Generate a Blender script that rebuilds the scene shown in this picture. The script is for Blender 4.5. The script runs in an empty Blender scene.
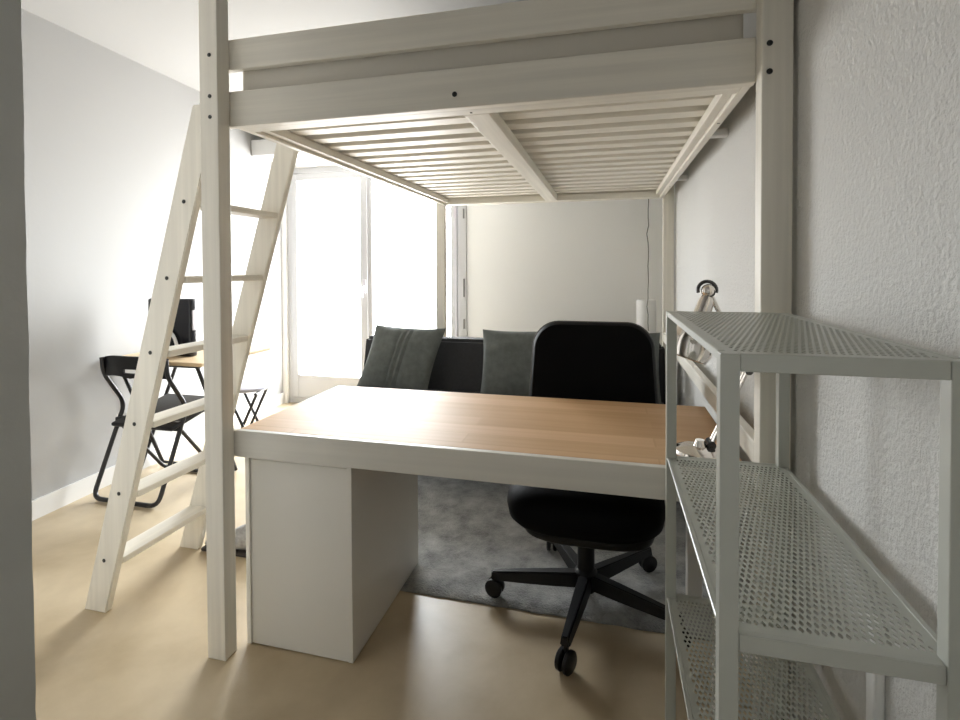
import bpy, bmesh, math, random
from mathutils import Vector, Matrix, noise
random.seed(7)
S = bpy.context.scene
COL = S.collection
PI = math.pi

# ------------------------------------------------------------------ materials
def mat(name, col, rough=.5, metal=0., noise_amt=0., nscale=(5,5,5), bump=0., bscale=200., bdist=.002, spec=.5, rough_var=0.):
    m = bpy.data.materials.new(name); m.use_nodes = True
    n, l = m.node_tree.nodes, m.node_tree.links
    b = n['Principled BSDF']
    b.inputs['Base Color'].default_value = (*col, 1)
    b.inputs['Roughness'].default_value = rough
    b.inputs['Metallic'].default_value = metal
    b.inputs['Specular IOR Level'].default_value = spec
    tc = n.new('ShaderNodeTexCoord')
    if noise_amt:
        mp = n.new('ShaderNodeMapping'); mp.inputs['Scale'].default_value = nscale
        l.new(tc.outputs['Object'], mp.inputs['Vector'])
        t = n.new('ShaderNodeTexNoise'); t.inputs['Scale'].default_value = 1.0; t.inputs['Detail'].default_value = 6
        l.new(mp.outputs[0], t.inputs['Vector'])
        r = n.new('ShaderNodeMapRange'); r.inputs[1].default_value = .3; r.inputs[2].default_value = .7
        r.inputs[3].default_value = 1 - noise_amt; r.inputs[4].default_value = 1 + noise_amt * .5
        l.new(t.outputs['Fac'], r.inputs[0])
        mx = n.new('ShaderNodeVectorMath'); mx.operation = 'SCALE'
        mx.inputs[0].default_value = col
        l.new(r.outputs[0], mx.inputs['Scale'])
        l.new(mx.outputs[0], b.inputs['Base Color'])
        if rough_var:
            r2 = n.new('ShaderNodeMapRange'); r2.inputs[1].default_value = .3; r2.inputs[2].default_value = .7
            r2.inputs[3].default_value = rough - rough_var; r2.inputs[4].default_value = rough + rough_var
            l.new(t.outputs['Fac'], r2.inputs[0]); l.new(r2.outputs[0], b.inputs['Roughness'])
    if bump:
        t2 = n.new('ShaderNodeTexNoise'); t2.inputs['Scale'].default_value = bscale; t2.inputs['Detail'].default_value = 5
        l.new(tc.outputs['Object'], t2.inputs['Vector'])
        bp = n.new('ShaderNodeBump'); bp.inputs['Strength'].default_value = bump; bp.inputs['Distance'].default_value = bdist
        l.new(t2.outputs['Fac'], bp.inputs['Height']); l.new(bp.outputs[0], b.inputs['Normal'])
    return m

WOODC = (.77, .735, .655)
wx_ = mat('whitewash_grain_x', WOODC, .5, noise_amt=.10, nscale=(1.5, 45, 45), bump=.08, bscale=90)
wy_ = mat('whitewash_grain_y', WOODC, .5, noise_amt=.10, nscale=(45, 1.5, 45), bump=.08, bscale=90)
wz_ = mat('whitewash_grain_z', WOODC, .5, noise_amt=.10, nscale=(45, 45, 1.5), bump=.08, bscale=90)
m_bolt = mat('black_bolt', (.012, .012, .012), .35)
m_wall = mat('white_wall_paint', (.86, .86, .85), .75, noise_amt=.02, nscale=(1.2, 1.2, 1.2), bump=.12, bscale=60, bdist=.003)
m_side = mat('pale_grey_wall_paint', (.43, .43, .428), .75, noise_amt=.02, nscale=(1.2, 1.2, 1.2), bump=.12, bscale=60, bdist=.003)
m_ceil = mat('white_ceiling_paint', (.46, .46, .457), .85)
m_end_shade = mat('shaded_wall_end', (.50, .515, .505), .8, noise_amt=.06, nscale=(6, 6, 6), bump=.2, bscale=120)  # darker grey carries the shade on the partition's end face
m_trim = mat('white_gloss_paint', (.80, .80, .79), .35)
m_frame = mat('pale_grey_window_paint', (.50, .50, .51), .4)
m_lam = mat('white_laminate', (.76, .74, .69), .35, noise_amt=.02, nscale=(3, 3, 3))
m_desk = mat('desk_white_paint', (.70, .675, .615), .42, noise_amt=.06, nscale=(1.5, 40, 40))
m_shelf = mat('grey_green_powder_coat', (.445, .455, .41), .33, bump=.04, bscale=600, bdist=.0005)
m_chrome = mat('polished_chrome', (.82, .78, .74), .10, 1.)
m_steel = mat('dark_steel', (.10, .10, .10), .25, 1.)
m_blk = mat('black_plastic', (.007, .007, .008), .42, spec=.3)
m_blkm = mat('black_metal_tube', (.010, .010, .012), .35)
m_blkf = mat('black_seat_cover', (.004, .004, .0045), .6, bump=.12, bscale=500, bdist=.001, spec=.06)
m_pip = mat('grey_piping', (.07, .07, .068), .5)
m_sofa = mat('charcoal_upholstery', (.018, .018, .020), .75, noise_amt=.2, nscale=(60, 60, 60), bump=.3, bscale=700, bdist=.001)
m_pil = mat('grey_green_cushion_cloth', (.105, .115, .108), .8, noise_amt=.2, nscale=(30, 30, 30), bump=.35, bscale=500, bdist=.001)
m_white = mat('white_plastic', (.80, .80, .80), .4)
m_matt = mat('mattress_cloth', (.60, .57, .51), .9, bump=.3, bscale=300)
m_machine = mat('black_gloss_plastic', (.012, .012, .016), .2)
m_silver = mat('silver_plastic', (.55, .52, .56), .3, .3)
m_seat2 = mat('pale_grey_vinyl', (.45, .46, .56), .35)
m_cord = mat('grey_cord', (.16, .16, .15), .6)
m_shoe = mat('grey_cloth', (.42, .42, .42), .8, noise_amt=.3, nscale=(60, 60, 60))
m_sole = mat('dark_sole', (.05, .04, .035), .7)

def wood_planks(name, c1, c2, sx, sy, rough):
    m = bpy.data.materials.new(name); m.use_nodes = True
    n, l = m.node_tree.nodes, m.node_tree.links; b = n['Principled BSDF']
    tc = n.new('ShaderNodeTexCoord')
    br = n.new('ShaderNodeTexBrick')
    br.inputs['Color1'].default_value = (0, 0, 0, 1); br.inputs['Color2'].default_value = (1, 1, 1, 1)
    br.inputs['Mortar'].default_value = (.3, .3, .3, 1); br.inputs['Mortar Size'].default_value = .004
    br.inputs['Scale'].default_value = 1; br.inputs['Brick Width'].default_value = sx; br.inputs['Row Height'].default_value = sy
    br.inputs['Mortar Smooth'].default_value = .5
    l.new(tc.outputs['Object'], br.inputs['Vector'])
    mp = n.new('ShaderNodeMapping'); mp.inputs['Scale'].default_value = (2, 45, 45)
    l.new(tc.outputs['Object'], mp.inputs['Vector'])
    t = n.new('ShaderNodeTexNoise'); t.inputs['Scale'].default_value = 1; t.inputs['Detail'].default_value = 7
    l.new(mp.outputs[0], t.inputs['Vector'])
    mixf = n.new('ShaderNodeMix'); mixf.data_type = 'RGBA'; mixf.inputs['Factor'].default_value = .55
    l.new(br.outputs['Color'], mixf.inputs['A']); l.new(t.outputs['Fac'], mixf.inputs['B'])
    ra = n.new('ShaderNodeMix'); ra.data_type = 'RGBA'
    ra.inputs['A'].default_value = (*c1, 1); ra.inputs['B'].default_value = (*c2, 1)
    l.new(mixf.outputs['Result'], ra.inputs['Factor'])
    l.new(ra.outputs['Result'], b.inputs['Base Color'])
    b.inputs['Roughness'].default_value = rough; b.inputs['Specular IOR Level'].default_value = .16
    return m
m_oak = wood_planks('oak_stave_top', (.46, .275, .14), (.70, .475, .28), 1.1, .085, .50)
m_pine = wood_planks('light_wood_top', (.55, .40, .24), (.66, .52, .34), .8, .07, .4)

def floor_mat():
    m = bpy.data.materials.new('beige_polished_concrete'); m.use_nodes = True
    n, l = m.node_tree.nodes, m.node_tree.links; b = n['Principled BSDF']
    tc = n.new('ShaderNodeTexCoord')
    t = n.new('ShaderNodeTexNoise'); t.inputs['Scale'].default_value = 2.6; t.inputs['Detail'].default_value = 6; t.inputs['Roughness'].default_value = .55
    t.inputs['Distortion'].default_value = .2
    l.new(tc.outputs['Object'], t.inputs['Vector'])
    r = n.new('ShaderNodeValToRGB')
    e = r.color_ramp.elements
    e[0].position = .27; e[0].color = (.37, .285, .175, 1)
    e[1].position = .73; e[1].color = (.61, .505, .35, 1)
    l.new(t.outputs['Fac'], r.inputs[0]); l.new(r.outputs[0], b.inputs['Base Color'])
    mr = n.new('ShaderNodeMapRange'); mr.inputs[1].default_value = .1; mr.inputs[2].default_value = .9
    mr.inputs[3].default_value = .24; mr.inputs[4].default_value = .42
    l.new(t.outputs['Fac'], mr.inputs[0]); l.new(mr.outputs[0], b.inputs['Roughness'])
    t2 = n.new('ShaderNodeTexNoise'); t2.inputs['Scale'].default_value = 35; t2.inputs['Detail'].default_value = 4
    l.new(tc.outputs['Object'], t2.inputs['Vector'])
    bp = n.new('ShaderNodeBump'); bp.inputs['Strength'].default_value = .10; bp.inputs['Distance'].default_value = .004
    l.new(t2.outputs['Fac'], bp.inputs['Height']); l.new(bp.outputs[0], b.inputs['Normal'])
    return m
m_floor = floor_mat()

def rough_wall():
    m = bpy.data.materials.new('rough_white_plaster'); m.use_nodes = True
    n, l = m.node_tree.nodes, m.node_tree.links; b = n['Principled BSDF']
    b.inputs['Base Color'].default_value = (.64, .635, .615, 1); b.inputs['Roughness'].default_value = .8
    tc = n.new('ShaderNodeTexCoord')
    t = n.new('ShaderNodeTexNoise'); t.inputs['Scale'].default_value = 100; t.inputs['Detail'].default_value = 4; t.inputs['Roughness'].default_value = .6
    l.new(tc.outputs['Object'], t.inputs['Vector'])
    t3 = n.new('ShaderNodeTexNoise'); t3.inputs['Scale'].default_value = 22; t3.inputs['Detail'].default_value = 3
    l.new(tc.outputs['Object'], t3.inputs['Vector'])
    ad = n.new('ShaderNodeMath'); ad.operation = 'ADD'
    hf = n.new('ShaderNodeMath'); hf.operation = 'MULTIPLY'; hf.inputs[1].default_value = .5
    l.new(t3.outputs['Fac'], hf.inputs[0])
    l.new(t.outputs['Fac'], ad.inputs[0]); l.new(hf.outputs[0], ad.inputs[1])
    bp = n.new('ShaderNodeBump'); bp.inputs['Strength'].default_value = .95; bp.inputs['Distance'].default_value = .006
    l.new(ad.outputs[0], bp.inputs['Height']); l.new(bp.outputs[0], b.inputs['Normal'])
    return m
m_rough = rough_wall()

def rug_mat():
    m = bpy.data.materials.new('charcoal_rug_pile'); m.use_nodes = True
    n, l = m.node_tree.nodes, m.node_tree.links; b = n['Principled BSDF']
    tc = n.new('ShaderNodeTexCoord')
    t = n.new('ShaderNodeTexNoise'); t.inputs['Scale'].default_value = 9; t.inputs['Detail'].default_value = 8; t.inputs['Roughness'].default_value = .7
    l.new(tc.outputs['Object'], t.inputs['Vector'])
    r = n.new('ShaderNodeValToRGB'); e = r.color_ramp.elements
    e[0].position = .32; e[0].color = (.155, .158, .154, 1); e[1].position = .7; e[1].color = (.52, .525, .51, 1)
    l.new(t.outputs['Fac'], r.inputs[0]); l.new(r.outputs[0], b.inputs['Base Color'])
    b.inputs['Roughness'].default_value = .8
    b.inputs['Sheen Weight'].default_value = .25
    t2 = n.new('ShaderNodeTexNoise'); t2.inputs['Scale'].default_value = 160; t2.inputs['Detail'].default_value = 4
    l.new(tc.outputs['Object'], t2.inputs['Vector'])
    bp = n.new('ShaderNodeBump'); bp.inputs['Strength'].default_value = .8; bp.inputs['Distance'].default_value = .012
    l.new(t2.outputs['Fac'], bp.inputs['Height']); l.new(bp.outputs[0], b.inputs['Normal'])
    return m
m_rug = rug_mat()

def glass_mat():
    m = bpy.data.materials.new('window_glass'); m.use_nodes = True
    n, l = m.node_tree.nodes, m.node_tree.links
    n.remove(n['Principled BSDF'])
    tr = n.new('ShaderNodeBsdfTransparent'); gl = n.new('ShaderNodeBsdfGlossy'); gl.inputs['Roughness'].default_value = .02
    mx = n.new('ShaderNodeMixShader'); mx.inputs[0].default_value = .06
    l.new(tr.outputs[0], mx.inputs[1]); l.new(gl.outputs[0], mx.inputs[2])
    l.new(mx.outputs[0], n['Material Output'].inputs['Surface'])
    return m
m_glass = glass_mat()

# ------------------------------------------------------------------ helpers
def new(): return bmesh.new()
def rotm(rx=0, ry=0, rz=0): return Matrix.Rotation(rz, 4, 'Z') @ Matrix.Rotation(ry, 4, 'Y') @ Matrix.Rotation(rx, 4, 'X')

def box(bm, x0, x1, y0, y1, z0, z1, bev=0., seg=2, M=None):
    vs = [bm.verts.new((x, y, z)) for z in (z0, z1) for y in (y0, y1) for x in (x0, x1)]
    F = [(0,2,3,1), (4,5,7,6), (0,1,5,4), (2,6,7,3), (0,4,6,2), (1,3,7,5)]
    fs = [bm.faces.new([vs[i] for i in f]) for f in F]
    nv = list(vs)
    if bev:
        es = list({e for f in fs for e in f.edges})
        r = bmesh.ops.bevel(bm, geom=es, offset=bev, segments=seg, affect='EDGES', profile=.5)
        nv = list({v for f in r['faces'] for v in f.verts})
    if M is not None:
        allv = nv if bev else vs
        bmesh.ops.transform(bm, matrix=M, verts=allv)
    return bm

def frame_of(d):
    d = d.normalized(); a = Vector((0,0,1)) if abs(d.z) < .9 else Vector((1,0,0))
    u = d.cross(a).normalized(); return u, d.cross(u).normalized()

def tube(bm, pts, r, n=10, closed=False, caps=True):
    pts = [Vector(p) for p in pts]; N = len(pts); rings = []
    rr = r if isinstance(r, (list, tuple)) else [r] * N
    u = None
    for i, p in enumerate(pts):
        a = pts[i-1] if (i or closed) else p; b = pts[(i+1) % N] if (i < N-1 or closed) else p
        d = (b - a).normalized()
        if u is None: u, v = frame_of(d)
        else:
            u = (u - d * u.dot(d)).normalized(); v = d.cross(u)
        rings.append([bm.verts.new(p + rr[i] * (math.cos(2*PI*k/n) * u + math.sin(2*PI*k/n) * v)) for k in range(n)])
    for i in range(N if closed else N-1):
        A, B = rings[i], rings[(i+1) % N]
        for k in range(n): bm.faces.new((A[k], A[(k+1) % n], B[(k+1) % n], B[k]))
    if caps and not closed:
        bm.faces.new(list(reversed(rings[0]))); bm.faces.new(rings[-1])
    return bm

def rounded(pts, rad, k=6):
    P = [Vector(p) for p in pts]; out = [P[0]]
    for i in range(1, len(P)-1):
        a, b, c = P[i-1], P[i], P[i+1]
        r = min(rad, (a-b).length*.49, (c-b).length*.49)
        p, q = b + (a-b).normalized()*r, b + (c-b).normalized()*r
        for j in range(k+1):
            t = j/k; out.append((1-t)**2*p + 2*t*(1-t)*b + t*t*q)
    out.append(P[-1]); return out

def lathe(bm, prof, n=24, M=None):
    rings = []; vs = []
    for r, z in prof:
        if r < 1e-6: ring = [bm.verts.new((0, 0, z))]
        else: ring = [bm.verts.new((r*math.cos(2*PI*k/n), r*math.sin(2*PI*k/n), z)) for k in range(n)]
        rings.append(ring); vs += ring
    for A, B in zip(rings, rings[1:]):
        for k in range(n):
            k2 = (k+1) % n
            if len(A) == 1 and len(B) == 1: continue
            if len(A) == 1: bm.faces.new((A[0], B[k2], B[k]))
            elif len(B) == 1: bm.faces.new((A[k], A[k2], B[0]))
            else: bm.faces.new((A[k], A[k2], B[k2], B[k]))
    if M is not None: bmesh.ops.transform(bm, matrix=M, verts=vs)
    return bm

def prism(bm, poly, axis, a, b):
    """poly: 2D outline; axis: 0 x, 1 y, 2 z - the direction it is given depth a..b"""
    def P(p, t):
        return [(t, p[0], p[1]), (p[0], t, p[1]), (p[0], p[1], t)][axis]
    A = [bm.verts.new(P(p, a)) for p in poly]; B = [bm.verts.new(P(p, b)) for p in poly]
    n = len(poly)
    bm.faces.new(A); bm.faces.new(list(reversed(B)))
    for k in range(n): bm.faces.new((A[k], B[k], B[(k+1) % n], A[(k+1) % n]))
    return bm

def obj(name, bm, m, parent=None, smooth=False, loc=None):
    bmesh.ops.recalc_face_normals(bm, faces=bm.faces[:])
    me = bpy.data.meshes.new(name)
    off = Vector((0,0,0))
    if parent is not None:
        p = parent
        while p is not None: off += p.location; p = p.parent
    elif loc is not None: off = Vector(loc)
    o = bpy.data.objects.new(name, me); COL.objects.link(o)
    if parent is None and loc is not None: o.location = loc
    bmesh.ops.translate(bm, vec=-off, verts=bm.verts[:])
    bm.to_mesh(me); bm.free()
    me.materials.append(m)
    if smooth:
        for p in me.polygons: p.use_smooth = True
        try: me.set_sharp_from_angle(angle=math.radians(40))
        except Exception: pass
    if parent is not None: o.parent = parent
    return o

def thing(name, label, cat, loc, group=None):
    o = bpy.data.objects.new(name, None); COL.objects.link(o); o.location = loc
    o['label'] = label; o['category'] = cat
    o.empty_display_size = .1
    if group: o['group'] = group
    return o
def tag(o, label, cat, group=None):
    o['label'] = label; o['category'] = cat
    if group: o['group'] = group
    return o
def struct(name, bm, m, label=None):
    o = obj(name, bm, m); o['kind'] = 'structure'
    if label: o['label'] = label
    return o
def bx(*a, **k): return box(new(), *a, **k)

# ------------------------------------------------------------------ camera (f = 508.56 px, principal point raised: shifted lens)
f_px, cy_px = 508.563, 276.976
pitch, yaw, roll = .0189254, .2477951, -.0044371
fw = Vector((-math.sin(yaw), math.cos(yaw), 0)); rt = Vector((math.cos(yaw), math.sin(yaw), 0)); up = Vector((0,0,1))
fw2 = fw*math.cos(pitch) - up*math.sin(pitch); up2 = up*math.cos(pitch) + fw*math.sin(pitch)
r3 = rt*math.cos(roll) + up2*math.sin(roll); u3 = up2*math.cos(roll) - rt*math.sin(roll)
cd = bpy.data.cameras.new('camera'); cam = bpy.data.objects.new('camera', cd); COL.objects.link(cam)
CAM = Vector((1.21926, -1.31408, 1.22159))
Mx = Matrix((r3, u3, -fw2)).transposed().to_4x4(); Mx.translation = CAM
cam.matrix_world = Mx
cd.sensor_width = 36; cd.lens = f_px/960*36
cd.shift_y = -(360 - cy_px)/960
cd.clip_start = .02; cd.clip_end = 100
S.camera = cam

# ------------------------------------------------------------------ room shell
HC = 2.47                                   # ceiling height
YB = 2.70                                   # window wall
XR = 1.640                                   # rough right wall
def lx(y): return -1.47 - .064*y            # left wall runs slightly askew
YN = -1.62
struct('floor', bx(-2.2, 1.9, -2.5, 3.0, -.1, 0), m_floor)
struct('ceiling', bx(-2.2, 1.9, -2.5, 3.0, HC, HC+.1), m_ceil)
struct('wall_right', bx(XR, XR+.15, -2.5, 3.0, 0, HC), m_rough)
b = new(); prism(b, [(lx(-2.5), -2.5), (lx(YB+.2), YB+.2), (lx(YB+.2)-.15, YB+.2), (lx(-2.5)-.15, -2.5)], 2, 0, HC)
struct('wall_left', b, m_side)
struct('wall_rear', bx(-2.0, 1.9, YN-.15, YN, 0, HC), m_wall)  # unseen, set close behind the camera to bounce light onto front faces
# window wall with its opening
WX0, WX1, WZ0, WZ1 = -1.60, .06, .0, 2.12
b = new()
box(b, -1.9, WX0, YB, YB+.25, 0, HC); box(b, WX1, 1.9, YB, YB+.25, 0, HC); box(b, WX0, WX1, YB, YB+.25, WZ1, HC)
struct('wall_back', b, m_wall)
# partition beside the camera, kept pale to bounce daylight onto the bed
b = new()
ex = .0925; nz = 60; f_, k_ = [], []
ringf = []
for i in range(nz+1):
    z = HC*i/nz
    ringf.append((b.verts.new((ex-.010, -.55, z)), b.verts.new((ex-.010, -.72, z)), b.verts.new((-2.0, -.72, z)), b.verts.new((-2.0, -.55, z))))
for A, B in zip(ringf, ringf[1:]):
    for k in range(4): b.faces.new((A[k], A[(k+1) % 4], B[(k+1) % 4], B[k]))
b.faces.new(ringf[0]); b.faces.new(list(reversed(ringf[-1])))
struct('wall_partition', b, mat('partition_paint', (.68, .68, .67), .75))
# partition's end as an added strip, shade put into its grey; worn plaster edge
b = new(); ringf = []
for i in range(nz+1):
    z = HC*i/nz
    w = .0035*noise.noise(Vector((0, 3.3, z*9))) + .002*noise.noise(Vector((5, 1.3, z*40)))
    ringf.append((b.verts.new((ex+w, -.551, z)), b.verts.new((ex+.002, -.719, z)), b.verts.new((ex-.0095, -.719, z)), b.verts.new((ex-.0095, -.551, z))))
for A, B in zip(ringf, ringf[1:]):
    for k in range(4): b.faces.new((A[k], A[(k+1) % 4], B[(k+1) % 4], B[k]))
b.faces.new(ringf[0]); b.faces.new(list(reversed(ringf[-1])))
struct('wall_partition_end', b, m_end_shade)
# skirting
b = new(); e = .012
prism(b, [(lx(-.54), -.54), (lx(YB), YB), (lx(YB)+e, YB), (lx(-.54)+e, -.54)], 2, 0, .095)
struct('baseboard_left', b, m_trim)
struct('baseboard_back', bx(WX1+.02, XR-.002, YB-.012, YB, 0, .09), m_trim)
struct('baseboard_right', bx(XR-.012, XR, -1.61, YB-.013, 0, .09), m_trim)
# pale lining over the head of the window
struct('trim_1', bx(lx(2.45)+.01, WX1+.02, 2.28, YB-.002, 2.14, 2.27, bev=.006), m_trim)
# vertical cable trunking on the right wall behind the metal shelf
struct('trim_2', bx(XR-.016, XR, -.400, -.372, .0905, .66, bev=.003), m_trim)

# French window: frame, two sashes, glass, fittings
yf0, yf1 = YB+.03, YB+.10
b = new()
box(b, WX0, WX0+.045, yf0, yf1, 0, WZ1); box(b, WX1-.055, WX1, yf0, yf1, 0, WZ1)
box(b, WX0+.045, WX1-.055, yf0, yf1, WZ1-.05, WZ1); box(b, WX0+.045, WX1-.055, yf0, yf1, 0, .05)
win = obj('window_1', b, m_frame, loc=(-.75, YB+.06, 0)); win['kind'] = 'structure'
def sash(x0, x1, handle=None, bot=.26, st=.055):
    b = new(); y0, y1 = YB+.02, YB+.085
    top = WZ1-.055
    box(b, x0, x0+st, y0, y1, .055, top, bev=.004); box(b, x1-st, x1, y0, y1, .055, top, bev=.004)
    box(b, x0+st, x1-st, y0, y1, top-.06, top, bev=.004); box(b, x0+st, x1-st, y0, y1, .055, bot, bev=.004)
    s = obj('sash', b, m_frame, win)
    obj('pane', bx(x0+st-.004, x1-st+.004, YB+.05, YB+.054, bot-.004, top-.056), m_glass, s)
    return s
sL = sash(WX0+.047, -.822)
sR = sash(-.818, WX1-.057)
b = new(); box(b, -.845, -.80, YB+.002, YB+.02, .07, 2.05, bev=.004); obj('mullion_strip', b, m_frame, win)
b = new(); box(b, -.835, -.81, YB-.012, YB+.002, 1.0, 1.12, bev=.004); tube(b, [(-.822, YB-.012, 1.06), (-.822, YB-.045, 1.06), (-.822, YB-.05, .97)], .008)
obj('window_handle', b, m_silver, win)
# casing on the right of the opening with rod and hinges
b = new(); box(b, WX1-.03, WX1+.035, YB-.02, YB-.001, 0, 2.12, bev=.004); obj('casing', b, m_frame, win)
b = new(); tube(b, [(.006, YB-.028, .35), (.006, YB-.028, 1.72)], .004, 6); box(b, -.003, .015, YB-.036, YB-.0205, 1.63, 1.72)
obj('rod', b, m_silver, win)
for z0, z1 in ((.98, 1.13), (.72, .80), (1.62, 1.70)):
    obj('hinge', bx(WX1+.008, WX1+.020, YB-.03, YB-.018, z0, z1, bev=.003), m_cord, win)

# ------------------------------------------------------------------ loft bed
W, L, PX, PY = 1.63, 2.251, .066, .0515
HB, HT = 1.6665, 2.14
bed = thing('loft_bed', 'white-stained wooden loft bed on four tall posts with slatted underside', 'loft bed', (W/2, L/2, 0))
def post(x0, y0):
    return obj('post', bx(x0, x0+PX, y0, y0+PY, 0, HT, bev=.003), wz_, bed)
pFL = post(0, 0); pFR = post(W-PX, 0); pBL = post(0, L-PY); pBR = post(W-PX, L-PY)
def bolt(x, z, parent, y, r=.0075):
    b = new(); lathe(b, [(0, 0), (r, 0), (r, .0015), (r*.5, .003), (0, .003)], 14, Matrix.Translation((x, y, z)) @ rotm(rx=PI/2))
    return obj('bolt', b, m_bolt, parent)
for z in (1.873, 1.748, 1.685): bolt(.038, z, pFL, -.0002, .0062)
for z in (1.737, 1.672): bolt(1.580, z, pFR, -.0002, .0068)
YBm = .0463                                  # front face of the end boards
fb = obj('front_beam', bx(PX-.02, W-PX+.001, YBm+.006, YBm+.035, HB, 1.7765, bev=.003), wx_, bed)
# front beam runs between the posts
bolt(.803, 1.704, fb, YBm+.0058, .0075)
obj('front_ledge', bx(PX+.0245, W-PX-.0245, YBm+.0355, YBm+.085, HB+.001, HB+.044, bev=.002), wx_, bed)
obj('back_beam', bx(PX, W-PX, L-PY+.006, L-PY+.035, HB+.003, 1.7765, bev=.003), wx_, bed)
obj('back_ledge', bx(PX+.0245, W-PX-.0245, L-PY-.05, L-PY+.0055, HB+.004, HB+.044, bev=.002), wx_, bed)
def rail(x0, x1, lx0, lx1):
    r = obj('side_rail', bx(x0, x1, YBm+.0355, L-PY+.0055, HB+.002, HB+.064, bev=.003), wy_, bed)
    obj('slat_ledge', bx(lx0, lx1, YBm+.086, L-PY-.052, HB+.014, HB+.044, bev=.002), wy_, bed)
    return r
rL = rail(PX, PX+.024, PX+.0245, PX+.050)
rR = rail(W-PX-.024, W-PX, W-PX-.050, W-PX-.0245)
for rr, x in ((rL, PX+.012), (rR, W-PX-.012)):
    for y in (.42, 1.72):
        b = new(); lathe(b, [(0, 0), (.005, 0), (.005, .002), (0, .002)], 10, Matrix.Translation((x, y, HB+.0015)))
        obj('bolt', b, m_bolt, rr)
CB0, CB1 = .806, .882
obj('centre_beam', bx(CB0, CB1, YBm+.0855, L-PY-.051, HB+.001, HB+.044, bev=.003), wy_, bed)
b = new(); lathe(b, [(0, 0), (.004, 0), (.004, .002), (0, .002)], 10, Matrix.Translation((.835, .11, HB)))
for k in range(16):
    y = .2025 + .1245*k
    for x0, x1 in ((PX+.026, CB0+.034), (CB1-.036, W-PX-.026)):
        obj('slat', bx(x0, x1, y-.034, y+.034, HB+.0445, HB+.0645, bev=.003), wx_, bed)
obj('screw', b, m_bolt, bed)
# guard boards
obj('guard_board', bx(PX-.02, W-PX+.02, YBm+.006, YBm+.030, 1.844, 1.938, bev=.003), wx_, bed)
obj('guard_board', bx(PX, W-PX, L-PY+.006, L-PY+.030, 1.844, 1.938, bev=.003), wx_, bed)
obj('guard_board', bx(.012, .036, .75, L-PY-.001, 1.844, 1.938, bev=.003), wy_, bed)
obj('guard_upright', bx(.037, .061, .75, .81, 1.69, 1.938, bev=.003), wz_, bed)
# low stiffening rail on the wall side, just above the desk
obj('lower_rail', bx(W-PX+.001, W-PX+.028, PY+.001, L-PY-.001, .733, .790, bev=.003), wy_, bed)
# spacer blocks between the wall-side rail and the wall
for y in (.70, 1.66):
    obj('wall_spacer', bx(W-PX+.0005, XR-.0005, y, y+.035, 1.695, 1.722, bev=.004), m_trim, bed)

# mattress
b = new(); nx, ny = 18, 14
x0, x1, y0, y1, z0, z1 = .080, W-.084, .0825, L-.085, HB+.0655, HB+.0655+.170
box(b, x0, x1, y0, y1, z0, z1, bev=.012, seg=3)
for v in b.verts:
    if v.co.x < x0+.05: v.co.x += .006*math.sin((v.co.z-z0)*45)
tag(obj('mattress', b, m_matt, smooth=True, loc=((x0+x1)/2, (y0+y1)/2, z0)), 'pale mattress lying on the slats of the loft bed', 'mattress')

# ------------------------------------------------------------------ ladder
lad = thing('bed_ladder', 'white wooden ladder leaning against the side of the loft bed', 'ladder', (-.5, .3, 0))
def stile(y0, y1, k):
    xl = lambda z: -.608 + k*z
    xr = lambda z: -.511 + k*z
    poly = [(xl(0), 0), (xr(0), 0), (xr(1.76), 1.76), (xl(1.76), 1.76)]
    b = new(); prism(b, poly, 1, y0, y1)
    bmesh.ops.bevel(b, geom=b.edges[:], offset=.003, segments=2, affect='EDGES')
    return obj('stile', b, wz_, lad)
s1 = stile(.085, .112, .284); s2 = stile(.503, .530, .296)
def xc(z): return -.568 + .291*z
hz = (.194, .440, .690, .940, 1.194, 1.448)
for z in hz:
    obj('rung', bx(xc(z)-.030, xc(z)+.056, .1115, .5035, z-.022, z+.001, bev=.004), wy_, lad)
    bolt(xc(z), z-.004, s1, .0848, .0068)

# ------------------------------------------------------------------ desk under the bed
DZ, DB, DY0, DY1 = .707, .623, YBm+.006, .690
DX0, DX1 = .068, W-PX-.0005
desk = thing('desk', 'long desk with oak-look top and deep white front board under the bed', 'desk', (.8, .37, 0))
obj('front_board', bx(.034, DX1, DY0, DY0+.022, DB, DZ, bev=.0025), m_desk, desk)
obj('tabletop', bx(DX0+.001, DX1-.001, DY0+.0225, DY1, DZ-.030, DZ-.0005, bev=.002), m_oak, desk)
obj('back_board', bx(DX0+.03, DX1-.03, DY1-.05, DY1-.03, DB, DZ-.0305), m_desk, desk)
obj('side_board', bx(DX0, DX0+.02, DY0+.0225, DY1-.051, DB, DZ-.0305), m_desk, desk)
obj('leg', bx(1.49, 1.54, DY1-.10, DY1-.051, .0215, DZ-.0305, bev=.003), m_lam, desk)
obj('leg', bx(1.49, 1.54, DY0+.05, DY0+.10, 0.0, DZ-.0305, bev=.003), m_lam, desk)

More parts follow.
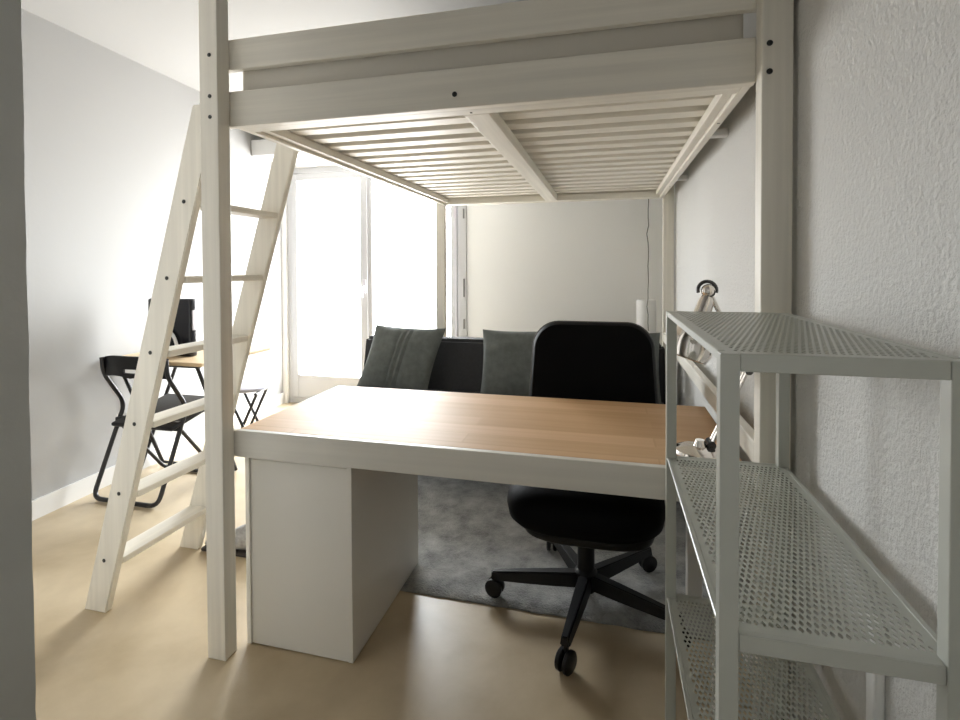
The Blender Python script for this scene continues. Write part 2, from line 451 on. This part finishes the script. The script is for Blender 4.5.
# white pedestal cabinet below the desk
cab = thing('pedestal_cabinet', 'white pedestal cabinet carrying the left end of the desk', 'cabinet', (.265, .363, 0))
cx0, cx1, cy0, cy1, cz1 = .080, .457, .084, .640, DB-.001
CZ0 = .0035
obj('side_panel', bx(cx0, cx0+.016, cy0-.004, cy1, CZ0, cz1, bev=.0015), m_lam, cab)
obj('side_panel', bx(cx1-.016, cx1, cy0, cy1, CZ0, cz1, bev=.0015), m_lam, cab)
obj('back_panel', bx(cx0+.0165, cx1-.0165, cy0+.002, cy0+.012, .0045, cz1-.017), m_lam, cab)
obj('top_panel', bx(cx0+.0165, cx1-.0165, cy0+.002, cy1-.02, cz1-.016, cz1), m_lam, cab)
for k in range(4):
    z0 = .03 + k*.143
    dr = obj('drawer_front', bx(cx0+.0175, cx1-.0175, cy1-.018, cy1+.0, z0, z0+.139, bev=.0015), m_lam, cab)

# ------------------------------------------------------------------ rug
b = new(); gx, gy = 110, 90
rx0, rx1, ry0, ry1 = .10, 1.620, .452, 2.15
grid = [[None]*(gy+1) for _ in range(gx+1)]
for i in range(gx+1):
    for j in range(gy+1):
        x = rx0 + (rx1-rx0)*i/gx; y = ry0 + (ry1-ry0)*j/gy
        if j == 0: y += .006*noise.noise(Vector((x*14, 2, 0)))
        z = .016 + .0035*noise.noise(Vector((x*60, y*60, 0))) + .0025*noise.noise(Vector((x*140, y*140, 4)))
        if i in (0, gx) or j in (0, gy): z = .006
        if x < .485 and y < .66: z = .0022          # flattened under the pedestal cabinet
        grid[i][j] = b.verts.new((x, y, z))
for i in range(gx):
    for j in range(gy): b.faces.new((grid[i][j], grid[i+1][j], grid[i+1][j+1], grid[i][j+1]))
rim = [grid[i][0] for i in range(gx+1)] + [grid[gx][j] for j in range(1, gy+1)] + [grid[i][gy] for i in range(gx-1, -1, -1)] + [grid[0][j] for j in range(gy-1, 0, -1)]
low = [b.verts.new((v.co.x, v.co.y, 0.0005)) for v in rim]
for k in range(len(rim)):
    k2 = (k+1) % len(rim); b.faces.new((rim[k], low[k], low[k2], rim[k2]))
b.faces.new(low)
tag(obj('rug', b, m_rug, smooth=True, loc=(1.07, 1.3, 0)), 'dark grey rug on the beige floor under the office chair', 'rug')
RZ = .020

# ------------------------------------------------------------------ office chair
CX, CY = 1.140, .542
ch = thing('office_chair', 'black swivel office chair tucked behind the desk', 'office chair', (CX, CY, 0))
def cushion(bm, w, d, h, M, ex=4.0, n=28, m=10, thin=1.0):
    """superelliptic pad, w x d x h, centred"""
    vs = []; rows = []
    for i in range(m+1):
        ph = -PI/2 + PI*i/m
        cp, sp = math.cos(ph), math.sin(ph)
        cr = abs(cp)**.45; zz = (abs(sp)**.75)*(1 if sp > 0 else -1)*h/2
        row = []
        for k in range(n*2):
            t = 2*PI*k/(n*2); c, s = math.cos(t), math.sin(t)
            x = (abs(c)**(2/ex))*(1 if c >= 0 else -1)*w/2*cr; y = (abs(s)**(2/ex))*(1 if s >= 0 else -1)*d/2*cr
            if i in (0, m) and k: row.append(row[0]); continue
            v = bm.verts.new((x, y, zz)) if i not in (0, m) else bm.verts.new((0, 0, zz))
            row.append(v); vs.append(v)
        rows.append(row)
    for A, B in zip(rows, rows[1:]):
        for k in range(n*2):
            k2 = (k+1) % (n*2)
            q = []
            for v in (A[k], A[k2], B[k2], B[k]):
                if v not in q: q.append(v)
            if len(q) > 2: bm.faces.new(q)
    bmesh.ops.transform(bm, matrix=M, verts=vs)
    return vs
b = new(); vs = cushion(b, .545, .52, .165, Matrix.Translation((1.136, .575, .402)) @ rotm(rx=math.radians(2)), ex=3.6)
obj('seat', b, m_blkf, ch, True)
b = new(); cushion(b, .46, .48, .09, Matrix.Translation((1.148, .58, .335)), ex=4)
obj('seat_shell', b, m_blk, ch, True)
b = new(); box(b, CX-.07, CX+.07, CY-.10, CY+.10, .26, .325, bev=.015); box(b, CX-.022, CX+.022, CY+.09, CY+.30, .285, .315, bev=.006)
obj('tilt_mechanism', b, m_blk, ch)
# backrest: outline in x-z, padded
def back_outline(s=1.0, n=10):
    w0, w1, z0, z1, r = .268*s, .226*s, .50, .985, .105
    out = []
    def arc(cx, cz, a0, a1, rr):
        for k in range(n+1):
            a = a0 + (a1-a0)*k/n; out.append((cx + rr*math.cos(a), cz + rr*math.sin(a)))
    arc(w0-.06, z0+.06, -PI/2, 0, .06)
    arc(w1+.022-r, z1-r, 0, PI/2, r); 
    arc(-(w1+.022-r), z1-r, PI/2, PI, r)
    arc(-(w0-.06), z0+.06, PI, 1.5*PI, .06)
    return out
def pad(bm, outline, cx, y0, depth, tilt, zc):
    rings = []
    prof = [(.86, 0), (.955, .012), (.99, .035), (1, .065), (.995, .085), (.93, .10)]
    cz = .745
    for s, d in prof:
        ring = []
        for x, z in outline:
            zz = cz + (z-cz)*(1-(1-s)*.8); xx = x*s
            curve = .055*(xx/.27)**2
            y = y0 + (d/.10)*depth - curve*1.0 + (zz-.5)*tilt
            ring.append(bm.verts.new((cx+xx, y, zz)))
        rings.append(ring)
    n = len(outline)
    for A, B in zip(rings, rings[1:]):
        for k in range(n): bm.faces.new((A[k], A[(k+1) % n], B[(k+1) % n], B[k]))
    bm.faces.new(rings[0]); bm.faces.new(list(reversed(rings[-1])))
b = new(); pad(b, back_outline(), 1.152, .845, .085, .06, .5)
obj('backrest', b, m_blkf, ch, True)
# thin piping along the outline
pp = [(1.152+x, .845+.052-.055*(x/.27)**2+(z-.5)*.06, z) for x, z in back_outline(1.004)]
b = new(); tube(b, pp, .004, 6, closed=True); obj('piping', b, m_pip, ch, True)
b = new(); tube(b, rounded([(CX, CY+.28, .30), (CX, .955, .31), (CX, .955, .62)], .06), .018, 8); obj('back_stem', b, m_blk, ch, True)
b = new(); lathe(b, [(0, .058), (.034, .058), (.040, .075), (.040, .125), (.031, .135), (.029, .28), (0, .28)], 20, Matrix.Translation((CX, CY, 0)))
obj('gas_column', b, m_blk, ch, True)
R_ = .330
for k in range(5):
    a = math.radians(-98 + 72*k)
    d = Vector((math.cos(a), math.sin(a), 0)); s = Vector((-d.y, d.x, 0))
    zb = RZ if True else 0
    b = new(); rings = []
    for r, hw, zt, zbm in ((.02, .027, .124, .074), (.12, .025, .121, .075), (.24, .020, .117, .078), (R_+.012, .016, .112, .082)):
        c = Vector((CX, CY, 0)) + d*r
        rings.append([b.verts.new(c + s*hw + Vector((0,0,zbm))), b.verts.new(c - s*hw + Vector((0,0,zbm))),
                      b.verts.new(c - s*hw*.7 + Vector((0,0,zt))), b.verts.new(c + s*hw*.7 + Vector((0,0,zt)))])
    for A, B in zip(rings, rings[1:]):
        for q in range(4): b.faces.new((A[q], A[(q+1) % 4], B[(q+1) % 4], B[q]))
    b.faces.new(rings[0]); b.faces.new(list(reversed(rings[-1])))
    bmesh.ops.bevel(b, geom=b.edges[:], offset=.004, segments=2, affect='EDGES')
    lg = obj('base_leg', b, m_blk, ch)
    c = Vector((CX, CY, 0)) + d*R_
    zf = RZ if c.y > .455 else 0.0
    wr = (.086 - zf)/2 * .98 if zf else .034
    b = new()
    cc = c + Vector((0, 0, zf + wr))
    ax = rotm(rz=a + math.radians(70))
    for side in (-1, 1):
        lathe(b, [(0, -.009), (wr*.85, -.009), (wr, -.005), (wr, .005), (wr*.85, .009), (0, .009)], 18,
              Matrix.Translation(cc + (ax @ Vector((side*.013, 0, 0)))) @ ax @ rotm(ry=PI/2))
    tube(b, [cc + (ax @ Vector((-.02, 0, 0))), cc + (ax @ Vector((.02, 0, 0)))], .006, 8)
    tube(b, [cc, c + Vector((0, 0, .095))], .007, 8)
    obj('caster', b, m_blk, lg, True)

# ------------------------------------------------------------------ sofa with cushions
SX0, SX1 = -.46, 1.556
sofa = thing('sofa', 'low charcoal sofa along the back of the bed, facing the desk', 'sofa', (.55, 1.7, 0))
b = new(); box(b, SX0, SX1, 1.24, 2.10, .19, .30, bev=.02); obj('base', b, m_sofa, sofa, True)
for x0, x1 in ((SX0+.004, .545), (.551, SX1-.004)):
    b = new(); box(b, x0, x1, 1.22, 1.98, .30, .405, bev=.035, seg=4); obj('seat_cushion', b, m_sofa, sofa, True)
b = new()
prism(b, [(1.90, .35), (1.985, .735), (2.12, .735), (2.15, .30), (1.98, .30)], 0, SX0, SX1)
bmesh.ops.bevel(b, geom=b.edges[:], offset=.022, segments=4, affect='EDGES')
obj('backrest', b, m_sofa, sofa, True)
for x in (SX0+.12, SX1-.12):
    for y in (1.32, 2.02):
        z0 = 0.0 if x < rx0 else .0215
        b = new(); tube(b, [(x, y, z0), (x, y, .195)], [.018, .026], 12); obj('leg', b, m_blkm, sofa, True)

def pillow(name, label, w, h, t, centre, lean, tw, yawz=0, seed=0, stripes=False, shear=0.):
    b = new(); n = 26; V = {}
    M = Matrix.Translation(centre) @ rotm(rz=yawz) @ rotm(rx=-lean) @ Matrix.Rotation(tw, 4, 'Y')
    for sgn in (1, -1):
        for i in range(n+1):
            for j in range(n+1):
                u, v = 2*i/n-1, 2*j/n-1
                edge = i in (0, n) or j in (0, n)
                if sgn == -1 and edge: V[(-1, i, j)] = V[(1, i, j)]; continue
                pr = (max(0, 1-abs(u)**2.6)*max(0, 1-abs(v)**2.6))**.55
                pinch = 1 - .06*(1-abs(u)**2)*(abs(v)**3); pinch2 = 1 - .06*(1-abs(v)**2)*(abs(u)**3)
                x = u*w/2*pinch2; z = v*h/2*pinch
                cr = .004*math.sin(u*7+v*3+seed)*pr + .011*noise.noise(Vector((u*2.5+seed, v*3.2, sgn)))*pr + .004*noise.noise(Vector((u*6+seed, v*7, sgn)))*pr**.5
                if stripes:
                    for uc in (-.16, .0, .16): cr -= .012*math.exp(-((u-uc)/.035)**2)*pr**.5
                y = sgn*(-t/2*pr - cr) if sgn == 1 else t/2*pr
                V[(sgn, i, j)] = b.verts.new((x + shear*z, y, z))
    for sgn in (1, -1):
        for i in range(n):
            for j in range(n):
                q = [V[(sgn, i, j)], V[(sgn, i+1, j)], V[(sgn, i+1, j+1)], V[(sgn, i, j+1)]]
                b.faces.new(q if sgn == 1 else list(reversed(q)))
    bmesh.ops.transform(b, matrix=M, verts=b.verts[:])
    lo = min(v.co.z for v in b.verts)
    o = obj(name, b, m_pil, smooth=True, loc=(centre[0], centre[1], lo)); o['label'] = label; o['category'] = 'cushion'; o['group'] = 'cushions on the sofa'
    return o
pillow('cushion', 'grey cushion with stitched stripes at the window end of the sofa', .50, .44, .13, (-.105, 1.783, .622), math.radians(17), math.radians(1.5), 0, 1, True, .19)
pillow('cushion', 'plain grey cushion on the sofa, beside the office chair back', .48, .44, .13, (.680, 1.783, .618), math.radians(17), math.radians(-1), 0, 3, False)
pillow('cushion', 'grey cushion mostly hidden behind the office chair backrest', .46, .44, .13, (1.285, 1.783, .622), math.radians(17), math.radians(0), 0, 5, False)

# white cylinder lamp behind the sofa and its cord
cl = thing('floor_lamp', 'white cylinder lamp standing behind the sofa near the far corner', 'lamp', (1.475, 2.42, 0))
b = new(); lathe(b, [(0, 0), (.10, 0), (.10, .015), (.02, .02), (.012, .03), (.012, .60), (0, .60)], 24, Matrix.Translation((1.475, 2.42, 0))); obj('base', b, m_white, cl, True)
b = new(); lathe(b, [(0, .60), (.060, .60), (.066, .61), (.066, .980), (.060, .990), (0, .990)], 28, Matrix.Translation((1.475, 2.42, 0))); obj('lamp_shade', b, m_white, cl, True)
b = new()
pts = [(1.480 + .002*math.sin(k*1.9) - (.010 if k in (5, 14) else 0), 2.315, 1.72 - k*.055) for k in range(18)]
tube(b, pts, .0035, 6)
tag(obj('power_cord', b, m_cord, smooth=True, loc=(1.48, 2.315, .7)), 'thin grey cord hanging straight down before the back wall', 'cord')

# ------------------------------------------------------------------ metal mesh shelf
FX0, FX1, FY0, FY1 = 1.350, 1.606, -.650, -.046
PT = .022
TZ = (1.117, .776, .448, .115)
sh = thing('metal_shelf', 'grey-green metal shelf unit with perforated shelves against the rough wall', 'shelf', ((FX0+FX1)/2, (FY0+FY1)/2, 0))
for x0 in (FX0, FX1-PT):
    for y0 in (FY0, FY1-PT):
        p = obj('post', bx(x0, x0+PT, y0, y0+PT, .012, TZ[0]-.0005, bev=.0015), m_shelf, sh)
        obj('foot', bx(x0+.003, x0+PT-.003, y0+.003, y0+PT-.003, 0, .0125), m_blk, p)
def mesh_sheet(x0, x1, y0, y1, zt, th=.0016, c=.0084, p=.0130):
    b = new()
    nc = int((x1-x0)/c); nr = int((y1-y0)/p)
    mxm = (x1-x0-nc*c)/2; mym = (y1-y0-nr*p)/2
    V = {}
    def v(x, y, z):
        k = (round(x*2e5), round(y*2e5), z)
        if k not in V: V[k] = b.verts.new((x, y, zt if z else zt-th))
        return V[k]
    X0 = x0+mxm; Y0 = y0+mym
    hw, hl, sh = c*.335, p*.455, p*.13
    def cell(xa, xb, ya, full):
        yb_ = ya+p; xm = (xa+xb)/2; ym = ya+p/2
        out = [(xa, ya), (xm, ya), (xb, ya), (xb, yb_), (xm, yb_), (xa, yb_)]
        if not full:
            for z in (1, 0): b.faces.new([v(*q, z) for q in (out[0], out[2], out[3], out[5])])
            return
        hole = [(xm-hw, ym-sh), (xm, ym-hl), (xm+hw, ym-sh), (xm+hw, ym+sh), (xm, ym+hl), (xm-hw, ym+sh)]
        for k in range(6):
            k2 = (k+1) % 6
            b.faces.new((v(*out[k], 1), v(*out[k2], 1), v(*hole[k2], 1), v(*hole[k], 1)))
            b.faces.new((v(*hole[k], 0), v(*hole[k2], 0), v(*out[k2], 0), v(*out[k], 0)))
            b.faces.new((v(*hole[k], 1), v(*hole[k2], 1), v(*hole[k2], 0), v(*hole[k], 0)))
    for j in range(nr):
        ya = Y0+j*p
        if j % 2 == 0:
            for i in range(nc): cell(X0+i*c, X0+(i+1)*c, ya, True)
        else:
            cell(X0, X0+c/2, ya, False)
            for i in range(nc-1): cell(X0+(i+.5)*c, X0+(i+1.5)*c, ya, True)
            cell(X0+(nc-.5)*c, X0+nc*c, ya, False)
    # solid margin
    for a0, a1, b0, b1 in ((x0, X0, y0, y1), (X0+nc*c, x1, y0, y1), (X0, X0+nc*c, y0, Y0), (X0, X0+nc*c, Y0+nr*p, y1)):
        if a1-a0 > 1e-5 and b1-b0 > 1e-5:
            for z in (zt, zt-th): b.faces.new([b.verts.new(q) for q in ((a0, b0, z), (a1, b0, z), (a1, b1, z), (a0, b1, z))])
    return b
for i, zt in enumerate(TZ):
    if i == 0: X0, X1, Y0, Y1 = FX0, FX1, FY0, FY1
    else: X0, X1, Y0, Y1 = FX0+.0005, FX1-.0005, FY0+.0005, FY1-.0005
    b = new(); h = .022; t = .010; hs = .012 if i == 0 else .006
    xs, xe, ys, ye = (X0, X1, Y0, Y1)
    if True:
        box(b, xs+PT, xe-PT, ys+.001, ys+t, zt-h, zt); box(b, xs+PT, xe-PT, ye-t, ye-.001, zt-h, zt)
        box(b, xs+.001, xs+t, ys+PT, ye-PT, zt-hs, zt); box(b, xe-t, xe-.001, ys+PT, ye-PT, zt-hs, zt)
    bmesh.ops.bevel(b, geom=b.edges[:], offset=.0012, segments=1, affect='EDGES')
    s = obj('shelf_frame', b, m_shelf, sh)
    g = .0155
    if i == 0: pass
    bm_ = mesh_sheet(X0+t+.008, X1-t-.008, Y0+t+.008, Y1-t-.008, zt-.0008)
    # folded flat rim of the sheet
    xa, xb, ya, yb_ = X0+t, X1-t, Y0+t, Y1-t
    w = .0082
    if i == 0 or True:
        box(bm_, xa, xb, ya, ya+w, zt-.0026, zt-.0007); box(bm_, xa, xb, yb_-w, yb_, zt-.0026, zt-.0007)
        box(bm_, xa, xa+w, ya+w, yb_-w, zt-.0026, zt-.0007); box(bm_, xb-w, xb, ya+w, yb_-w, zt-.0026, zt-.0007)
    if i:   # keep corners clear of the posts
        pass
    obj('mesh_panel', bm_, m_shelf, s)

# ------------------------------------------------------------------ chrome desk lamp
LY = .20
BX, BY = 1.462, .175
lamp = thing('desk_lamp', 'chrome jointed desk lamp with bowl shade on the desk corner behind the shelf', 'lamp', (BX, BY, DZ))
b = new(); lathe(b, [(0, 0), (.068, 0), (.070, .006), (.066, .014), (.050, .020), (.018, .024), (.012, .040), (0, .040)], 30, Matrix.Translation((BX, BY, DZ)))
obj('base', b, m_chrome, lamp, True)
E0 = Vector((1.490, BY+.005, DZ+.030)); E1 = Vector((1.585, LY, .940)); J = Vector((1.489, LY, 1.150))
for nm, A, B in (('lower_arm', E0, E1), ('upper_arm', E1, J)):
    b = new(); o_ = Vector((0, .011, 0))
    tube(b, [A-o_, B-o_], .0045, 8); tube(b, [A+o_, B+o_], .0045, 8)
    obj(nm, b, m_chrome, lamp, True)
for P_ in (E0, E1):
    b = new(); tube(b, [P_-Vector((0, .020, 0)), P_+Vector((0, .020, 0))], .011, 14)
    obj('elbow_joint', b, m_steel, lamp, True)
b = new()
tube(b, [J-Vector((0, .018, 0)), J+Vector((0, .018, 0))], .012, 14)
ring = [J + Vector((-.006+.024*math.cos(t), 0, .006+.024*math.sin(t))) for t in [PI*(-.1)+PI*1.2*k/14 for k in range(15)]]
tube(b, ring, .005, 8)
obj('head_joint', b, m_steel, lamp, True)
b = new(); bmesh.ops.create_uvsphere(b, u_segments=18, v_segments=10, radius=.019, matrix=Matrix.Translation(J + Vector((-.004, -.004, .004)))); obj('ball_cap', b, m_chrome, lamp, True)
# head: socket + bowl, axis from joint down-left
ax = (Vector((1.424, LY-.03, .965)) - J).normalized()
q = Vector((0, 0, -1)).rotation_difference(ax).to_matrix().to_4x4()
hd = Matrix.Translation(J) @ q
b = new(); lathe(b, [(0, -.012), (.017, -.014), (.021, -.030), (.023, -.072), (.026, -.082), (0, -.082)], 24, hd); so = obj('lamp_socket', b, m_chrome, lamp, True)
prof = [(.026, -.078), (.038, -.086), (.049, -.100), (.057, -.122), (.060, -.148), (.057, -.174), (.050, -.192), (.047, -.191), (.054, -.173), (.057, -.148), (.054, -.123), (.047, -.103), (.037, -.090), (.024, -.083)]
b = new(); lathe(b, prof, 30, hd); obj('lamp_shade', b, m_chrome, lamp, True)
b = new(); lathe(b, [(0, -.085), (.012, -.088), (.022, -.12), (.02, -.14), (0, -.148)], 16, hd); obj('bulb', b, m_white, lamp, True)

# ------------------------------------------------------------------ dining corner on the left
TX0, TX1, TY0, TY1, TZt = -1.520, -.865, .920, 1.490, .720
tb = thing('folding_table', 'small folding table with light wood top and black legs by the wall', 'table', (-1.2, 1.2, 0))
obj('tabletop', bx(TX0, TX1, TY0, TY1, TZt-.020, TZt, bev=.004), m_pine, tb)
for X in (-1.495, -.955):
    for A, B in (((X, .98, .70), (X, 1.27, .011)), ((X-.014 if X < -1.2 else X-.11, 1.45, .70), (X-.014 if X < -1.2 else X-.11, 1.12, .011))):
        b = new(); tube(b, [A, B], .011, 10); obj('leg', b, m_blkm, tb, True)
b = new(); tube(b, [(-1.495, .98, .688), (-.935, .98, .688)], .010, 8); obj('top_bar', b, m_blkm, tb, True)
b = new(); tube(b, [(-1.495, 1.27, .012), (-.955, 1.27, .012)], .009, 8); obj('foot_bar', b, m_blkm, tb, True)

# folding chair
fc = thing('folding_chair', 'black folding chair tucked under the small table, its back to the room', 'chair', (-1.21, .95, 0))
XL, XR_ = -1.42, -1.0
pth = [(XL, .828, .748), (XL, .836, .660), (XL, .957, .470), (XL, .765, .013), (XR_, .765, .013), (XR_, .957, .470), (XR_, .836, .660), (XR_, .828, .748)]
b = new(); tube(b, rounded(pth, .055, 6), .0115, 10); obj('rear_frame', b, m_blkm, fc, True)
pth = [(XL+.012, .915, .37), (XL+.012, 1.20, .011), (XR_-.012, 1.20, .011), (XR_-.012, .915, .37)]
b = new(); tube(b, rounded(pth, .05, 6), .010, 10); obj('front_frame', b, m_blkm, fc, True)
b = new(); box(b, XL+.025, XR_+.008, -.19, .19, -.012, .012, bev=.010, seg=3, M=Matrix.Translation((0, 1.035, .415)) @ rotm(rx=math.radians(11))); obj('seat', b, m_blk, fc, True)
# backrest panel with a hand slot and an arched lower edge, slightly curved in plan
b = new()
xm = (XL+XR_)/2; hw = .205
nU = 24
def zlow(u): return .646 + .010*math.sin(abs(u)*PI)
def zhigh(u): return .762 - .012*abs(u)**4
def yy(x): return .826 + .03*(1-((x-xm)/hw)**2)*-1 + .012
rows = []
for i in range(nU+1):
    u = 2*i/nU-1; x = xm+u*hw
    s0, s1 = (.700, .722) if abs(u) < .30 else (None, None)
    zs = [zlow(u), .672, .694, zhigh(u)]
    rows.append([(b.verts.new((x, yy(x), z)), b.verts.new((x, yy(x)+.014, z))) for z in zs])
for i in range(nU):
    u = 2*(i+.5)/nU-1
    for k in range(3):
        if k == 1 and abs(u) < .22: continue
        A, B = rows[i], rows[i+1]
        b.faces.new((A[k][0], B[k][0], B[k+1][0], A[k+1][0])); b.faces.new((A[k+1][1], B[k+1][1], B[k][1], A[k][1]))
bd = [e for e in b.edges if e.is_boundary]
bmesh.ops.bridge_loops(b, edges=bd) if False else None
# close the rims by joining matching front / back vertices
pair = {}
for r in rows:
    for f0, f1 in r: pair[f0] = f1
for e in bd:
    a0, a1 = e.verts
    if a0 in pair and a1 in pair:
        try: b.faces.new((a0, a1, pair[a1], pair[a0]))
        except ValueError: pass
obj('backrest', b, m_blk, fc, True)
for x in (XL, XR_):
    s = 1 if x == XL else -1
    obj('hinge_bracket', bx(min(x, x+s*.035)-.0, max(x, x+s*.035), .895, .935, .355, .405, bev=.005), m_blkm, fc)

# stools
def stool(name, label, c, r, mseat, hgt, rot):
    t = thing(name, label, 'stool', (c[0], c[1], 0))
    b = new(); lathe(b, [(0, hgt-.030), (r-.012, hgt-.030), (r, hgt-.022), (r, hgt-.008), (r-.012, hgt), (0, hgt+.003)], 32, Matrix.Translation((c[0], c[1], 0)))
    obj('seat', b, mseat, t, True)
    Mr = Matrix.Translation((c[0], c[1], 0)) @ rotm(rz=rot)
    zt = hgt-.040
    for sgn, dy in ((1, .100), (-1, .080)):
        a = r*.72
        pth = [(-a*sgn, -dy, zt), (a*1.0*sgn, -dy, .012), (a*1.0*sgn, dy, .012), (-a*sgn, dy, zt)]
        b = new(); tube(b, [Mr @ Vector(p) for p in rounded(pth, .03, 4)], .0095, 8); obj('leg_frame', b, m_blkm, t, True)
    for sx in (-1, 1):
        b = new(); tube(b, [Mr @ Vector((sx*r*.72, -.105, zt)), Mr @ Vector((sx*r*.72, .105, zt))], .0095, 8)
        obj('seat_bracket', b, m_blkm, t, True)
    return t
stool('folding_stool', 'round folding stool with pale grey seat at the far end of the small table', (-1.095, 1.565), .122, m_seat2, .45, math.radians(15))

# black coffee machine on the table
cm = thing('coffee_machine', 'black upright appliance with white curved handle on the small table', 'appliance', (-1.22, 1.10, TZt))
b = new(); box(b, -1.378, -1.078, 1.07, 1.125, TZt, 1.05, bev=.012, seg=3); obj('body', b, m_machine, cm, True)
obj('side_strip', bx(-1.0785, -1.072, 1.082, 1.115, .87, .985, bev=.003), m_silver, cm)
b = new()
tube(b, [Vector((-1.238 + .086*math.cos(t), 1.052, .752 + .122*math.sin(t))) for t in [PI*.6*k/14 for k in range(15)]], .009, 8)
box(b, -1.185, -1.145, 1.04, 1.0705, .735, .765, bev=.004)
obj('handle', b, m_white, cm, True)

# grey shoe on the floor behind the bed post
shoe = thing('shoe', 'grey shoe lying on the floor behind the front bed post', 'shoe', (-.36, .535, 0))
b = new(); rings = []
for i in range(11):
    t = i/10; x = -.486 + .25*t
    hgt = .045 + .075*max(0, math.sin((t-.35)*PI/1.25)) if t > .35 else .028 + .025*(t/.35)
    wd = .030 + .014*math.sin(PI*min(1, t*1.2))
    if i == 0: hgt, wd = .022, .018
    rings.append([b.verts.new((x, .535 + wd*math.cos(2*PI*k/12), .014 + hgt*.5 + hgt*.5*math.sin(2*PI*k/12))) for k in range(12)])
for A, B in zip(rings, rings[1:]):
    for k in range(12): b.faces.new((A[k], A[(k+1) % 12], B[(k+1) % 12], B[k]))
b.faces.new(rings[0]); b.faces.new(list(reversed(rings[-1])))
obj('upper', b, m_shoe, shoe, True)
obj('sole', bx(-.490, -.232, .497, .573, 0, .016, bev=.006), m_sole, shoe)

# ------------------------------------------------------------------ daylight
w = bpy.data.worlds.new('overcast_sky'); S.world = w; w.use_nodes = True
bg = w.node_tree.nodes['Background']
wn, wl = w.node_tree.nodes, w.node_tree.links
bg.inputs['Strength'].default_value = 8.0
wt = wn.new('ShaderNodeTexCoord'); wsp = wn.new('ShaderNodeSeparateXYZ'); wr_ = wn.new('ShaderNodeValToRGB')
wm = wn.new('ShaderNodeMapRange'); wm.inputs[1].default_value = -.15; wm.inputs[2].default_value = .15
wl.new(wt.outputs['Generated'], wsp.inputs[0]); wl.new(wsp.outputs['Z'], wm.inputs[0]); wl.new(wm.outputs[0], wr_.inputs[0])
wr_.color_ramp.elements[0].color = (.58, .57, .55, 1); wr_.color_ramp.elements[1].color = (.94, .98, 1.0, 1)
wl.new(wr_.outputs[0], bg.inputs['Color'])
pl = bpy.data.lights.new('window_portal', 'AREA'); pl.shape = 'RECTANGLE'; pl.size = WX1-WX0-.1; pl.size_y = WZ1-.1
pl.cycles.is_portal = True
po = bpy.data.objects.new('window_portal', pl); COL.objects.link(po)
po.location = ((WX0+WX1)/2, YB+.14, WZ1/2); po.rotation_euler = (-PI/2, 0, 0)

S.view_settings.view_transform = 'Standard'; S.view_settings.look = 'None'
S.view_settings.exposure = 2.16; S.view_settings.gamma = 1; S.view_settings.use_curve_mapping = False
S.cycles.max_bounces = 14; S.cycles.diffuse_bounces = 9; S.cycles.glossy_bounces = 5
S.cycles.transparent_max_bounces = 12
S.cycles.use_denoising = True
S.cycles.caustics_reflective = False; S.cycles.caustics_refractive = False
S.cycles.sample_clamp_indirect = 8
